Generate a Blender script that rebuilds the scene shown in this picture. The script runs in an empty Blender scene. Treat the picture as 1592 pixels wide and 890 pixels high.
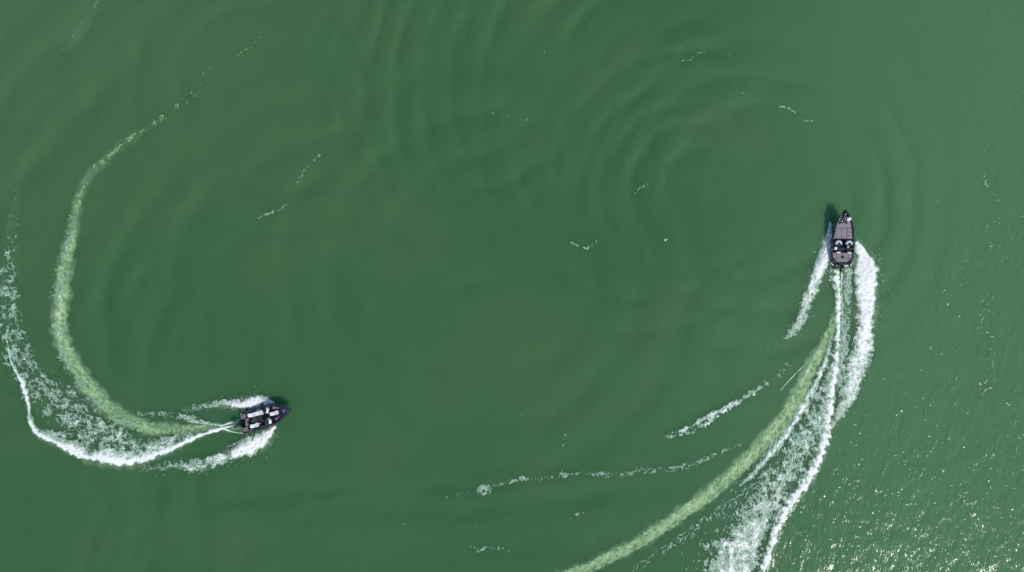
import bpy, bmesh, math, random
import numpy as np
from mathutils import Vector, Matrix

random.seed(4)
sc = bpy.context.scene
C = sc.collection
R = math.radians

# ------------------------------------------------------------------ camera
PX = 14.0                                   # photograph pixels per metre on the water
def wx(px): return (px - 796.0) / PX
def wy(py): return (445.0 - py) / PX
CAM_H = 75.81
cam_d = bpy.data.cameras.new('camera'); cam = bpy.data.objects.new('camera', cam_d); C.objects.link(cam)
cam_d.sensor_width = 36; cam_d.lens = 36 * CAM_H / (1592 / PX)
cam_d.clip_start = 0.5; cam_d.clip_end = 20000
cam.location = (0, 0, CAM_H); cam.rotation_euler = (0, 0, 0)
sc.camera = cam

# ------------------------------------------------------------------ sky and sun
SUN_EL = R(45); SUN_DIR = (0.78, -0.626)     # the sun stands to the lower right of the picture
w = bpy.data.worlds.new('World'); sc.world = w; w.use_nodes = True
nt = w.node_tree; bg = nt.nodes['Background']
sky = nt.nodes.new('ShaderNodeTexSky'); sky.sky_type = 'NISHITA'; sky.sun_disc = False
sky.sun_elevation = SUN_EL; sky.sun_rotation = math.atan2(SUN_DIR[0], SUN_DIR[1])
sky.ozone_density = 4.0; sky.dust_density = 0.4
nt.links.new(sky.outputs[0], bg.inputs[0]); bg.inputs[1].default_value = 0.14
sd = bpy.data.lights.new('sun', 'SUN'); sd.energy = 3.75; sd.angle = R(0.5); sd.color = (1, 0.94, 0.85)
sun = bpy.data.objects.new('sun', sd); C.objects.link(sun)
dv = Vector((SUN_DIR[0] * math.cos(SUN_EL), SUN_DIR[1] * math.cos(SUN_EL), math.sin(SUN_EL)))
sun.rotation_euler = dv.to_track_quat('Z', 'Y').to_euler(); sun.location = dv * 300
sc.view_settings.view_transform = 'Standard'; sc.view_settings.look = 'None'
sc.cycles.sample_clamp_direct = 4.0
sc.view_settings.exposure = 0.0; sc.view_settings.gamma = 1; sc.view_settings.use_curve_mapping = False

# ------------------------------------------------------------------ materials
def mat(name, col, rough=0.5, metal=0.0, coat=0.0, ior=None):
    m = bpy.data.materials.new(name); m.use_nodes = True
    b = m.node_tree.nodes['Principled BSDF']
    b.inputs['Base Color'].default_value = (*col, 1); b.inputs['Roughness'].default_value = rough
    b.inputs['Metallic'].default_value = metal; b.inputs['Coat Weight'].default_value = coat
    b.inputs['Coat Roughness'].default_value = 0.08
    if ior: b.inputs['IOR'].default_value = ior
    return m
def nd(m, t, **kw):
    n = m.node_tree.nodes.new(t)
    for k, v in kw.items():
        if hasattr(n, k): setattr(n, k, v)
        else: n.inputs[k].default_value = v
    return n
def ln(m, a, b): m.node_tree.links.new(a, b)
def speckle(m, c1, c2, scale, detail=3):
    n = nd(m, 'ShaderNodeTexNoise'); n.inputs['Scale'].default_value = scale; n.inputs['Detail'].default_value = detail
    co = nd(m, 'ShaderNodeTexCoord'); ln(m, co.outputs['Object'], n.inputs['Vector'])
    r = nd(m, 'ShaderNodeValToRGB'); r.color_ramp.elements[0].position = 0.35; r.color_ramp.elements[1].position = 0.68
    r.color_ramp.elements[0].color = (*c1, 1); r.color_ramp.elements[1].color = (*c2, 1)
    ln(m, n.outputs[0], r.inputs[0]); ln(m, r.outputs[0], m.node_tree.nodes['Principled BSDF'].inputs['Base Color'])
    return m
M = {}
M['hull'] = speckle(mat('navy_gelcoat', (.014, .024, .045), .25, 0, .6), (.012, .020, .038), (.020, .031, .055), 2.2)
M['black'] = mat('black_moulding', (.012, .013, .015), .4)
M['floor'] = speckle(mat('charcoal_carpet', (.02, .025, .032), .9), (.020, .027, .034), (.037, .046, .054), 14)
M['console'] = speckle(mat('slate_console', (.025, .036, .045), .5), (.032, .050, .060), (.052, .075, .086), 5)
M['white'] = speckle(mat('white_vinyl', (.8, .8, .78), .5), (.76, .76, .74), (.83, .83, .82), 6)
M['screen'] = mat('white_acrylic', (.78, .80, .82), .3, 0, .3)
M['metal'] = mat('brushed_aluminium', (.6, .61, .62), .3, 1)
M['red'] = mat('red_plastic', (.62, .07, .07), .4)
M['pink'] = mat('faded_red_vinyl', (.62, .30, .28), .5)
M['green'] = mat('green_glass', (.03, .16, .11), .2, 0, .5)
M['amber'] = mat('orange_decal', (.75, .30, .12), .5)
def deck_mat(name, c1, c2, axis):
    m = mat(name, c1, .85)
    b = m.node_tree.nodes['Principled BSDF']
    co = nd(m, 'ShaderNodeTexCoord'); wv = nd(m, 'ShaderNodeTexWave', wave_type='BANDS', bands_direction=axis)
    wv.inputs['Scale'].default_value = 2.6; wv.inputs['Distortion'].default_value = 0.0
    ln(m, co.outputs['Object'], wv.inputs['Vector'])
    r = nd(m, 'ShaderNodeValToRGB'); r.color_ramp.elements[0].position = .04; r.color_ramp.elements[1].position = .22
    r.color_ramp.elements[0].color = (.07, .055, .055, 1); r.color_ramp.elements[1].color = (1, 1, 1, 1)
    ln(m, wv.outputs[0], r.inputs[0])
    n = nd(m, 'ShaderNodeTexNoise'); n.inputs['Scale'].default_value = 7; ln(m, co.outputs['Object'], n.inputs['Vector'])
    mx = nd(m, 'ShaderNodeMix', data_type='RGBA'); mx.inputs[6].default_value = (*c1, 1); mx.inputs[7].default_value = (*c2, 1)
    ln(m, n.outputs[0], mx.inputs[0])
    mu = nd(m, 'ShaderNodeMix', data_type='RGBA', blend_type='MULTIPLY'); mu.inputs[0].default_value = .55
    ln(m, mx.outputs[2], mu.inputs[6]); ln(m, r.outputs[0], mu.inputs[7]); ln(m, mu.outputs[2], b.inputs['Base Color'])
    return m
M['deck'] = deck_mat('grey_foam_deck', (.27, .235, .24), (.37, .32, .32), 'Y')
M['deck_dark'] = deck_mat('dark_mauve_deck', (.19, .155, .16), (.27, .215, .215), 'Y')
M['deck2'] = deck_mat('mauve_foam_deck', (.28, .22, .225), (.37, .30, .30), 'X')

# ------------------------------------------------------------------ numpy noise
rs = np.random.RandomState(11)
PERM = rs.permutation(4096).astype(np.int64)
ANG = rs.rand(4096).astype(np.float32) * 6.2831853
GX, GY = np.cos(ANG), np.sin(ANG)
def hsh(i, j, seed): return PERM[(PERM[(i + seed * 131) & 4095] + j * 7 + seed * 17) & 4095]
def gn(x, y, seed=0):
    x = np.asarray(x, np.float32); y = np.asarray(y, np.float32)
    xi = np.floor(x); yi = np.floor(y); fx = x - xi; fy = y - yi
    xi = xi.astype(np.int64); yi = yi.astype(np.int64)
    u = fx * fx * fx * (fx * (fx * 6 - 15) + 10); v = fy * fy * fy * (fy * (fy * 6 - 15) + 10)
    def g(a, b):
        h = hsh(xi + a, yi + b, seed); return GX[h] * (fx - a) + GY[h] * (fy - b)
    n0 = g(0, 0) * (1 - u) + g(1, 0) * u; n1 = g(0, 1) * (1 - u) + g(1, 1) * u
    return (n0 * (1 - v) + n1 * v) * 1.4
def fbm(x, y, o=3, seed=0):
    s = 0; a = 1.0; t = 0
    for k in range(o):
        s = s + a * gn(x * 2 ** k, y * 2 ** k, seed + k); t += a; a *= .5
    return s / t
def sst(a, b, x):
    t = np.clip((x - a) / (b - a), 0, 1); return t * t * (3 - 2 * t)
def ridge(x, y, w_, seed): return np.clip(1 - np.abs(gn(x, y, seed)) / w_, 0, 1)
def worley(x, y, seed=0):
    xi = np.floor(x).astype(np.int64); yi = np.floor(y).astype(np.int64)
    f1 = np.full(x.shape, 9., np.float32); f2 = f1.copy()
    for a in (-1, 0, 1):
        for b in (-1, 0, 1):
            h = hsh(xi + a, yi + b, seed)
            dx = xi + a + .5 + GX[h] * .42 - x; dy = yi + b + .5 + GY[h] * .42 - y
            d = np.sqrt(dx * dx + dy * dy).astype(np.float32)
            f2 = np.minimum(f2, np.maximum(f1, d)); f1 = np.minimum(f1, d)
    return f1, f2

# ------------------------------------------------------------------ raster of the water in photograph-pixel units (a map of the lake, 14 units to the metre)
ST = 0.8; MG = 60
NX = int((1592 + 2 * MG) / ST) + 1; NY = int((890 + 2 * MG) / ST) + 1
gx = -MG + ST * np.arange(NX, dtype=np.float32); gy = -MG + ST * np.arange(NY, dtype=np.float32)
AER = np.zeros((NY, NX), np.float32)        # aerated, milky water
HAD = np.zeros((NY, NX), np.float32)        # height added by wake crests

def spline(pts, step=2.0):
    P = np.array(pts, float); out = []
    Q = np.vstack([2 * P[0] - P[1], P, 2 * P[-1] - P[-2]])
    for i in range(1, len(Q) - 2):
        p0, p1, p2, p3 = Q[i - 1], Q[i], Q[i + 1], Q[i + 2]
        n = max(2, int(np.hypot(*(p2 - p1)[:2]) / step))
        t = np.linspace(0, 1, n, endpoint=False)[:, None]
        c = .5 * (2 * p1 + (p2 - p0) * t + (2 * p0 - 5 * p1 + 4 * p2 - p3) * t * t + (3 * p1 - p0 - 3 * p2 + p3) * t ** 3)
        c[:, 2:] = p1[2:] * (1 - t) + p2[2:] * t
        out.append(c)
    out.append(P[-1:]); return np.vstack(out)

class Rib:
    """coordinates along and across a traced line; control points (px, py, left width, right width, strength)"""
    def __init__(self, pts, pad=1.6):
        P = spline(pts); mw = max(P[:, 2].max(), P[:, 3].max()) * pad + 4
        x0, x1 = P[:, 0].min() - mw, P[:, 0].max() + mw; y0, y1 = P[:, 1].min() - mw, P[:, 1].max() + mw
        self.i0 = max(0, int((x0 + MG) / ST)); self.i1 = min(NX, int((x1 + MG) / ST) + 2)
        self.j0 = max(0, int((y0 + MG) / ST)); self.j1 = min(NY, int((y1 + MG) / ST) + 2)
        K = 3
        ci = np.arange(self.i0, self.i1 + K, K); cj = np.arange(self.j0, self.j1 + K, K)
        cx = -MG + ST * ci; cy = -MG + ST * cj
        XX, YY = np.meshgrid(cx, cy); sh = XX.shape; q = np.stack([XX.ravel(), YY.ravel()], 1)
        T = np.gradient(P[:, :2], axis=0); T /= np.linalg.norm(T, axis=1)[:, None] + 1e-9
        L = np.concatenate([[0], np.cumsum(np.hypot(*np.diff(P[:, :2], axis=0).T))])
        near = np.empty(len(q), np.int64)
        for a in range(0, len(q), 20000):
            d = (q[a:a + 20000, None, 0] - P[None, :, 0]) ** 2 + (q[a:a + 20000, None, 1] - P[None, :, 1]) ** 2
            near[a:a + 20000] = d.argmin(1)
        dq = q - P[near, :2]; tn = T[near]
        s = L[near] + (dq * tn).sum(1); t = -dq[:, 0] * tn[:, 1] + dq[:, 1] * tn[:, 0]   # t > 0 : right of travel
        over = np.maximum(0, np.maximum(-s, s - L[-1]))
        f = [s, t, P[near, 2], P[near, 3], P[near, 4], over]
        fi = (np.arange(self.i0, self.i1) - self.i0) / K; fj = (np.arange(self.j0, self.j1) - self.j0) / K
        a = np.minimum(fi.astype(int), len(ci) - 2); b = np.minimum(fj.astype(int), len(cj) - 2)
        u = (fi - a)[None, :]; v = (fj - b)[:, None]
        def up(z):
            z = z.reshape(sh); A = z[np.ix_(b, a)]; B = z[np.ix_(b, a + 1)]; D = z[np.ix_(b + 1, a)]; E = z[np.ix_(b + 1, a + 1)]
            return ((A * (1 - u) + B * u) * (1 - v) + (D * (1 - u) + E * u) * v).astype(np.float32)
        self.s, self.t, wl, wr, self.k, over = [up(z) for z in f]
        self.w = np.where(self.t > 0, wr, wl); self.u = np.abs(self.t) / np.maximum(self.w, .3)
        self.k = self.k * np.clip(1 - over / 4, 0, 1)
        self.X, self.Y = np.meshgrid(gx[self.i0:self.i1], gy[self.j0:self.j1])
    @property
    def sl(self): return (slice(self.j0, self.j1), slice(self.i0, self.i1))

def lace(x, y, sd=0, c=9.0):
    wxx = x + 4.5 * fbm(x / 13, y / 13, 2, sd + 40); wyy = y + 4.5 * fbm(x / 13, y / 13, 2, sd + 50)
    a = ridge(wxx / c, wyy / c, .17, sd); b = ridge(wxx / (c * .55), wyy / (c * .55), .20, sd + 3)
    f1, f2 = worley(wxx / (c * .62), wyy / (c * .62), sd + 5)
    e = np.clip(1 - (f2 - f1) / .2, 0, 1)
    return np.maximum(np.maximum(a, .75 * b), .8 * e * (gn(x / 22, y / 22, sd + 9) > -.1))

class Foam:
    def __init__(self): self.D = np.zeros((NY, NX), np.float32); self.Z = np.zeros((NY, NX), np.float32)
    def put(self, r, d, z):
        v = self.D[r.sl]; np.maximum(v, d, out=v); q = self.Z[r.sl]; np.maximum(q, z, out=q)
    def crest(self, pts, sd=0, rag=.45, hz=.12, solid=1.3, feather=0.0):
        r = Rib(pts); s, t = r.s, r.t
        wv = 1 + .38 * gn(s / 34, t * 0, sd + 2) + .22 * gn(s / 12, t * 0 + 3, sd + 4)
        u = r.u / np.clip(wv, .45, 1.6)
        n = 1.35 * fbm(r.X / 9, r.Y / 9, 5, sd) + .42 * gn((s + feather * t) / 4.2 + .9 * gn(r.X / 10, r.Y / 10, sd + 6), t / 9, sd + 7) + .25 * gn((s + feather * t) / 2.1, t / 6, sd + 8)
        d = (solid * (1 - u) + rag * n * 1.5) * r.k
        d = np.clip(d, 0, 1) * (.80 + .35 * fbm(r.X / 3.5, r.Y / 3.5, 3, sd + 9)) * (r.u < 1.7)
        d = np.clip(d, 0, 1)
        lump = .5 + .5 * np.clip(.5 + fbm(r.X / 6, r.Y / 6, 3, sd + 20), 0, 1)
        self.put(r, d, hz * d * lump * np.clip(1.15 - u * u, 0, 1))
    def lacy(self, pts, sd=0, c=9.0, stretch=1.0, shear=0.0, hz=.05, use_st=False, base=0.0, solid_core=0.0, film=.3, spot=None, clump=0.0):
        r = Rib(pts)
        if use_st: a = (r.s + shear * r.t) / stretch; b = r.t
        else: a, b = r.X, r.Y
        l = np.maximum(lace(a, b, sd, c), .85 * lace(a + 70, b, sd + 31, c * .6))
        m = np.clip(1.10 - r.u ** 2 + .95 * fbm(r.X / 26, r.Y / 26, 3, sd + 60) + .45 * gn(r.X / 8, r.Y / 8, sd + 61), 0, 1)
        if clump: m = m * (1 - clump + clump * sst(-.28, .22, fbm(r.X / 15, r.Y / 15, 3, sd + 66)))
        if spot is not None: m = m * sst(spot - .25, spot + .2, gn(r.X / 6, r.Y / 6, sd + 62) + .5 * gn(r.X / 3, r.Y / 3, sd + 63))
        thr = 1 - r.k * m
        br = np.clip(.85 + .6 * fbm(r.X / 11, r.Y / 11, 3, sd + 64), .4, 1.2)
        d = np.clip((l - thr * .95 + base * r.k) * 1.35, 0, 1) * br * (r.u < 1.5) * (m > 0.03)
        fl = film * r.k * m * np.clip(.55 + 1.3 * fbm(a / 7, b / 7, 4, sd + 65), 0, 1.3)
        d = np.clip(np.maximum(d, fl) + .4 * np.minimum(d, fl), 0, 1)
        if solid_core:
            q = np.clip(solid_core * 1.5 * (1 - r.u * .95) * r.k + (1.15 * fbm(r.X / 7, r.Y / 7, 4, sd + 70) + .22 * gn(a / 2.4, b / 6, sd + 71)) * r.k, 0, 1) * (r.u < 1.1)
            d = np.maximum(d, q)
        self.put(r, d, hz * d * (.5 + .5 * np.clip(.5 + gn(r.X / 4, r.Y / 4, sd + 21), 0, 1)))
    def wash(self, pts, sd=0, amt=1.0, shear=.7, hz=.03):
        r = Rib(pts); a = r.s + shear * r.t
        u = r.u / np.clip(1 + .32 * gn(r.s / 38, r.t * 0, sd + 11) + .18 * gn(r.s / 13, r.t * 0 + 5, sd + 12), .5, 1.7)
        n = .6 * fbm(a / 4.2, r.t / 9, 3, sd) + 1.0 * fbm(r.X / 6 + fbm(r.X / 15, r.Y / 15, 2, sd + 5), r.Y / 6, 3, sd + 2) + .7 * fbm(r.s / 50, r.t / 6, 2, sd + 13)
        rg = np.clip(1 - np.abs(gn(a / 5 + .8 * gn(r.X / 12, r.Y / 12, sd + 6), r.t / 10, sd + 3)) / .16, 0, 1)
        e = np.clip(1.05 - u ** 1.6 + .5 * fbm(r.X / 11, r.Y / 11, 4, sd + 4), 0, 1)
        d = np.clip((.38 + .50 * n + .18 * rg) * e * r.k * amt, 0, .95) * (r.u < 1.7)
        self.put(r, d, hz * d)
    def blob(self, x, y, rr, sd=0):
        r = Rib([(x - rr * .5, y + 1, rr * 1.3, rr * 1.3, 1), (x + rr * .5, y - 1, rr * 1.3, rr * 1.3, 1)], 2.0)
        q = np.hypot(r.X - x, (r.Y - y) * 1.15) / rr + .8 * fbm(r.X / 8, r.Y / 8, 4, sd)
        l = np.maximum(lace(r.X, r.Y, sd, 6.0), .8 * lace(r.X, r.Y, sd + 9, 3.6)); m = np.clip(1.2 - q ** 1.5, 0, 1)
        d = np.clip((l - .86 + .55 * m) * 1.2, 0, .7) * m
        d = np.maximum(d, .34 * m * np.clip(.6 + 1.4 * fbm(r.X / 5, r.Y / 5, 3, sd + 3), 0, 1.4))
        self.put(r, d, .04 * d)
    def build(self, name, label, cat, group=None, thr=.16, lift=.02, drops=(), m='foam'):
        F = .25 * (self.D[:-1, :-1] + self.D[1:, :-1] + self.D[:-1, 1:] + self.D[1:, 1:])
        j, i = np.nonzero(F > thr)
        if not len(i): return None
        n0 = j * NX + i; quads = np.stack([n0 + NX, n0 + NX + 1, n0 + 1, n0], 1)
        use, inv = np.unique(quads.ravel(), return_inverse=True)
        vj, vi = use // NX, use % NX
        co = np.empty((len(use), 3), np.float32)
        co[:, 0] = (gx[vi] - 796) / PX; co[:, 1] = (445 - gy[vj]) / PX
        co[:, 2] = WATER[vj, vi] + lift + self.Z[vj, vi] + .004
        dens = self.D[vj, vi]
        faces = inv.reshape(-1, 4)
        vs, fs, ds = [co], [faces], [dens]
        n = len(co)
        for (pts, count, spread, hz, size) in drops:     # flung drops, one small wedge each
            P = spline(pts); k = rs.randint(0, len(P), count)
            ww = (P[k, 2] + P[k, 3]) * .5
            x = P[k, 0] + rs.randn(count) * ww * spread; y = P[k, 1] + rs.randn(count) * ww * spread
            z = rs.rand(count) ** 2 * hz; s = size * (.5 + rs.rand(count))
            X = (x - 796) / PX; Y = (445 - y) / PX
            ja = np.clip(((y + MG) / ST).astype(int), 0, NY - 1); ia = np.clip(((x + MG) / ST).astype(int), 0, NX - 1)
            Z = WATER[ja, ia] + .06 + z
            a = rs.rand(count) * 6.28
            q = []
            for m_ in range(3): q.append(np.stack([X + s * np.cos(a + m_ * 2.1), Y + s * np.sin(a + m_ * 2.1), Z], 1))
            q.append(np.stack([X, Y, Z + s * 1.2], 1))
            v4 = np.stack(q, 1).reshape(-1, 3); b = n + 4 * np.arange(count)[:, None]
            vs.append(v4); ds.append(np.full(len(v4), .95)); n += len(v4)
            for tri in ((0, 1, 3), (1, 2, 3), (2, 0, 3)): fs.append((b + np.array(tri)[None, :]))
        me = bpy.data.meshes.new(name); V = np.vstack(vs).astype(np.float32); 
        loops = np.concatenate([f.ravel() for f in fs]).astype(np.int32)
        tot = np.concatenate([np.full(len(f), f.shape[1]) for f in fs]).astype(np.int32)
        me.vertices.add(len(V)); me.vertices.foreach_set('co', V.ravel())
        me.loops.add(len(loops)); me.loops.foreach_set('vertex_index', loops)
        me.polygons.add(len(tot)); me.polygons.foreach_set('loop_start', np.concatenate([[0], np.cumsum(tot)[:-1]]).astype(np.int32))
        me.polygons.foreach_set('use_smooth', np.ones(len(tot), bool))
        at = me.attributes.new('bubbles', 'FLOAT', 'POINT'); at.data.foreach_set('value', np.concatenate(ds).astype(np.float32))
        me.update(calc_edges=True); me.materials.append(M[m])
        o = bpy.data.objects.new(name, me); C.objects.link(o)
        o['kind'] = 'stuff'; o['label'] = label; o['category'] = cat
        if group: o['group'] = group
        return o

def milk(pts, sd=0, amt=1.0, soft=.35):
    r = Rib(pts); n = fbm(r.X / 18, r.Y / 18, 3, sd)
    d = sst(1.3, soft, r.u + .65 * n) * r.k * amt * (.85 + .35 * gn(r.X / 7, r.Y / 7, sd + 8))
    v = AER[r.sl]; np.maximum(v, np.clip(d, 0, 1), out=v)

# ------------------------------------------------------------------ traced lines of the two wakes
L_PROP = [(352,662,3,3,.6),(332,664,5,6,.75),(300,667,8,9,.7),(271,669,9,11,.7),(241,668,9,12,.7),(211,659,11,11,.85),(181,643,14,12,.9),(151,616,16,14,.95),(127,586,16,14,.9),(111,558,15,13,.9),(97,528,14,13,.9),(93,496,13,13,.9),(96,462,13,14,.85),(98,432,12,14,.85),(103,402,11,12,.7),(111,365,9,11,.5),(118,328,8,9,.4),(126,298,7,9,.3),(138,275,8,8,.22),(160,252,8,8,.16),(189,226,8,8,.12),(219,206,7,7,.1),(250,185,6,6,.06)]
L_CREST = [(356,663,1.5,1.5,1),(330,671,2.5,3,1),(301,681,3.5,4,1),(271,696,5,5,1),(241,707,6,7,1),(211,716,7,8,1),(190,718,7,9,1),(163,714,7,10,1),(130,709,6,9,1),(108,699,5,8,.95),(84,686,5,7,.85),(62,676,4,6,.8),(50,662,4,4,.7),(46,645,3,3,.65),(44,626,3,3,.65),(37,605,4,4,.8),(33,592,4,4,.75),(27,581,3,3,.65),(18,566,2,2,.55),(14,548,2,2,.45),(9,520,2,2,.35)]
L_LACE = [(300,676,5,8,.5),(270,684,10,10,.6),(235,692,16,14,.62),(200,690,26,18,.62),(165,676,34,20,.6),(130,655,40,24,.55),(100,630,42,30,.5),(70,600,40,26,.46),(45,570,34,22,.46),(25,530,28,22,.46),(15,490,22,20,.46),(12,450,18,18,.42),(12,410,12,16,.4),(15,370,10,14,.32),(20,330,10,12,.22),(28,290,8,8,.14)]
L_STB = [(428,664,2,4,1),(416,676,11,12,1),(404,686,14,14,1),(385,696,12,13,1),(362,706,9,10,.85)]
L_STB2 = [(375,702,10,9,.85),(345,714,10,11,.75),(315,724,12,13,.65),(285,725,9,15,.55),(250,727,6,10,.42),(215,730,4,6,.28)]
L_PORT = [(424,626,2,3,.9),(413,624,8,7,1),(402,624,12,12,1),(390,627,10,11,1),(376,629,7,9,.95),(362,629,6,7,.85)]
L_PORT2 = [(372,626,7,7,.85),(345,626,6,7,.65),(325,631,5,6,.5),(300,636,4,6,.4),(282,640,3,4,.3)]
L_WEDGE = [(345,662,2,2,.8),(325,659,4,5,.72),(305,653,6,8,.66),(280,649,7,9,.58),(255,645,8,8,.52),(225,643,6,6,.46),(205,645,5,5,.3)]
R_PROP = [(1304,440,4,4,.5),(1302,475,5,5,.45),(1294,506,8,7,.6),(1278,540,10,9,.7),(1264,565,11,11,.75),(1245,605,12,12,.85),(1219,651,13,12,.95),(1188,687,13,12,.95),(1153,722,13,11,.95),(1109,762,12,11,.9),(1066,793,12,10,.8),(1022,824,12,10,.7),(985,847,12,10,.6),(958,860,12,10,.55),(920,879,12,10,.5),(871,897,12,10,.4),(820,918,12,10,.3)]
R_CREST = [(1300,421,5,5,1),(1300,433,5.5,5.5,1),(1302,446,4,4,1),(1304,462,3,3.5,1),(1304,485,2.6,3.2,1),(1303,511,2.8,3.5,1),(1301,544,3,3.6,1),(1299,575,3.5,4,1),(1294,609,4,5,1),(1288,650,5,5,1),(1281,688,6.5,6,1),(1270,719,6,6,1),(1254,750,6,6,1),(1236,776,5,6,1),(1215,807,4.5,5,1),(1201,846,4,5,1),(1186,892,5,5,1),(1172,935,5,5,1)]
R_LACE = [(1297,545,4,6,.4),(1286,600,6,14,.5),(1273,640,9,22,.6),(1259,680,15,25,.66),(1241,715,17,29,.66),(1217,750,19,31,.66),(1196,785,16,33,.68),(1177,820,17,36,.75),(1158,855,25,40,.85),(1142,895,32,42,.95),(1125,940,32,42,.95)]
R_LINE = [(1294,520,2,2,.45),(1280,570,4,4,.65),(1258,614,5,5,.75),(1237,652,5,5,.8),(1210,692,5,6,.75),(1184,722,5,6,.6),(1162,745,5,5,.4),(1135,765,4,4,.2)]
R_STB = [(1332,378,3,5,1),(1340,394,12,13,1),(1346,410,15,18,1),(1348,428,17,20,1),(1347,450,16,19,1),(1347,472,14,14,.95),(1346,492,10,10,.8)]
R_STB2 = [(1345,470,14,15,.95),(1345,510,13,16,.92),(1341,545,17,18,.84),(1331,580,14,20,.74),(1318,618,13,15,.62),(1303,648,7,8,.5),(1290,668,3,4,.4)]
R_IN = [(1317,422,10,9,.5),(1316,470,10,10,.46),(1315,510,10,9,.48),(1309,560,9,8,.54),(1302,610,7,5,.5)]
R_PORT = [(1290,348,2,3,.7),(1290,362,6,6,.95),(1287,378,10,8,1),(1283,396,12,11,1),(1276,412,10,11,1),(1269,430,10,10,.85)]
R_PORT2 = [(1280,402,8,8,.9),(1270,428,10,10,.82),(1262,451,10,10,.74),(1253,472,10,10,.68),(1246,493,9,9,.6),(1234,514,8,9,.5),(1220,528,5,6,.36)]
R_THIN = [(1190,742,8,4,.35),(1150,768,12,5,.42),(1110,797,14,5,.42),(1060,832,16,5,.42),(1010,866,14,4,.36),(960,898,12,4,.3)]
OLD1 = [(1238,556,4,4,.3),(1216,576,6,5,.42),(1193,596,7,6,.48),(1166,613,5,6,.6),(1145,627,4,6,.8),(1127,636,4,5,.85),(1103,647,7,5,.85),(1085,657,10,5,.8),(1064,668,9,4,.75),(1044,676,4,3,.6),(1030,682,3,3,.3)]

milk(L_PROP, 1, .95); milk(R_PROP, 2, .95)
milk([(372,660,10,8,.55),(350,663,9,6,.4),(320,668,6,4,.3)], 3)
milk([(1311,415,14,12,.45),(1312,440,14,10,.45),(1312,480,12,8,.3),(1306,540,8,6,.2)], 4)
milk([(1340,400,16,14,.6),(1346,440,18,18,.6),(1344,500,16,16,.5),(1335,570,14,16,.4),(1310,630,10,10,.3)], 5)
milk([(1286,375,8,6,.4),(1279,402,10,9,.4),(1262,451,10,10,.3),(1246,493,8,8,.2)], 6)
milk([(426,667,3,3,.4),(408,686,14,12,.5),(362,706,10,10,.4),(310,726,10,10,.25)], 7)
milk([(402,622,9,8,.45),(365,627,7,7,.4),(325,631,5,5,.2)], 8)
milk(L_LACE, 9, .16, .1); milk(R_LACE, 10, .2, .1)
milk([(p[0], p[1], p[2] * 1.6, p[3] * 1.6, p[4] * .5) for p in L_CREST[:16]], 11)
milk([(p[0], p[1], p[2] * 1.6, p[3] * 1.6, p[4] * .5) for p in R_CREST], 12)
milk([(105,75,9,9,.05),(125,45,10,10,.10),(140,25,9,9,.06),(158,0,8,8,.05)], 13)

# ------------------------------------------------------------------ height of the water
PACK = [  # centre x, y (px), radius, radial spread, start and end angle (deg, y down), wavelength px, height m
    (1085,300,110,90,100,350,38,.030),(1085,300,190,60,180,300,44,.030),(1100,310,80,50,20,170,34,.016),(1010,330,150,70,40,150,44,.026),(760,420,260,110,300,20,70,.03),(860,330,330,120,100,170,64,.03),(700,60,200,90,30,120,52,.03),(420,150,160,90,300,60,60,.03),
    (980,150,330,110,150,215,38,.040),(930,240,140,80,90,200,46,.040),(1000,130,150,90,190,290,50,.045),
    (640,120,90,80,120,240,40,.022),(700,200,260,120,60,140,60,.030),
    (620,560,400,90,170,235,70,.045),(330,560,120,60,150,260,46,.030),(520,400,200,90,200,300,60,.030),
    (640,-2200,3000,60,80,100,70,.050),(560,-1800,2570,30,82,96,42,.035),
    (900,900,1080,80,195,235,80,.055),(940,960,1250,70,200,240,60,.04),
    (1090,120,60,50,200,340,36,.035),(1330,420,330,120,190,260,70,.02),
    (60,820,200,120,330,60,60,.035),(-60,800,230,80,320,50,54,.03),(300,480,160,70,140,240,60,.05),(250,470,60,50,150,260,40,.03),(880,60,120,60,160,260,40,.04),(1180,300,200,120,280,40,50,.03),(360,660,150,60,20,100,40,.012),(1250,500,120,60,120,200,34,.014)]
def waves(X, Y):
    h = .050 * fbm(X / 90, Y / 90, 3, 300) + .020 * fbm(X / 34, Y / 26, 3, 310) + .0045 * fbm(X / 12, Y / 15, 2, 313)
    for n, (cx, cy, r0, dr, a0, a1, lam, amp) in enumerate(PACK):
        dx = X - cx; dy = Y - cy; r = np.hypot(dx, dy); a = np.degrees(np.arctan2(dy, dx)) % 360
        m = (a0 + a1) / 2; d = np.abs((a - m + 180) % 360 - 180); hw = (a1 - a0) / 2
        win = np.exp(-((r - r0) / dr) ** 2) * (sst(hw, hw * .45, d) if hw < 180 else 1)
        wob = 26 * fbm(X / 130, Y / 130, 3, 320 + n)
        ph = (r - r0 + wob) * 6.2832 / (lam * 1.12); h = h + 2.3 * amp * win * (np.sin(ph) + .25 * np.sin(2 * ph + 1)) * np.clip(.75 + 1.1 * fbm(X / 90, Y / 90, 2, 340 + n), 0, 1.6)
    # wind ripples on the open side of the lake
    m = sst(-120, 330, (X - 1240) * .86 + (Y - 520) * .52 - .0 * Y) * .9 + .1
    ca, sa = math.cos(R(24)), math.sin(R(24))
    p = X * ca + Y * sa; q = -X * sa + Y * ca
    p = p + 9 * fbm(X / 60, Y / 60, 2, 401)
    rip = fbm(p / 17, q / 55, 2, 410) + .7 * fbm(p / 9, q / 26, 2, 420)
    h = h + .031 * m * (rip - .6 * np.abs(rip))
    return h
XX, YY = np.meshgrid(gx[::2], gy[::2])
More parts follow.
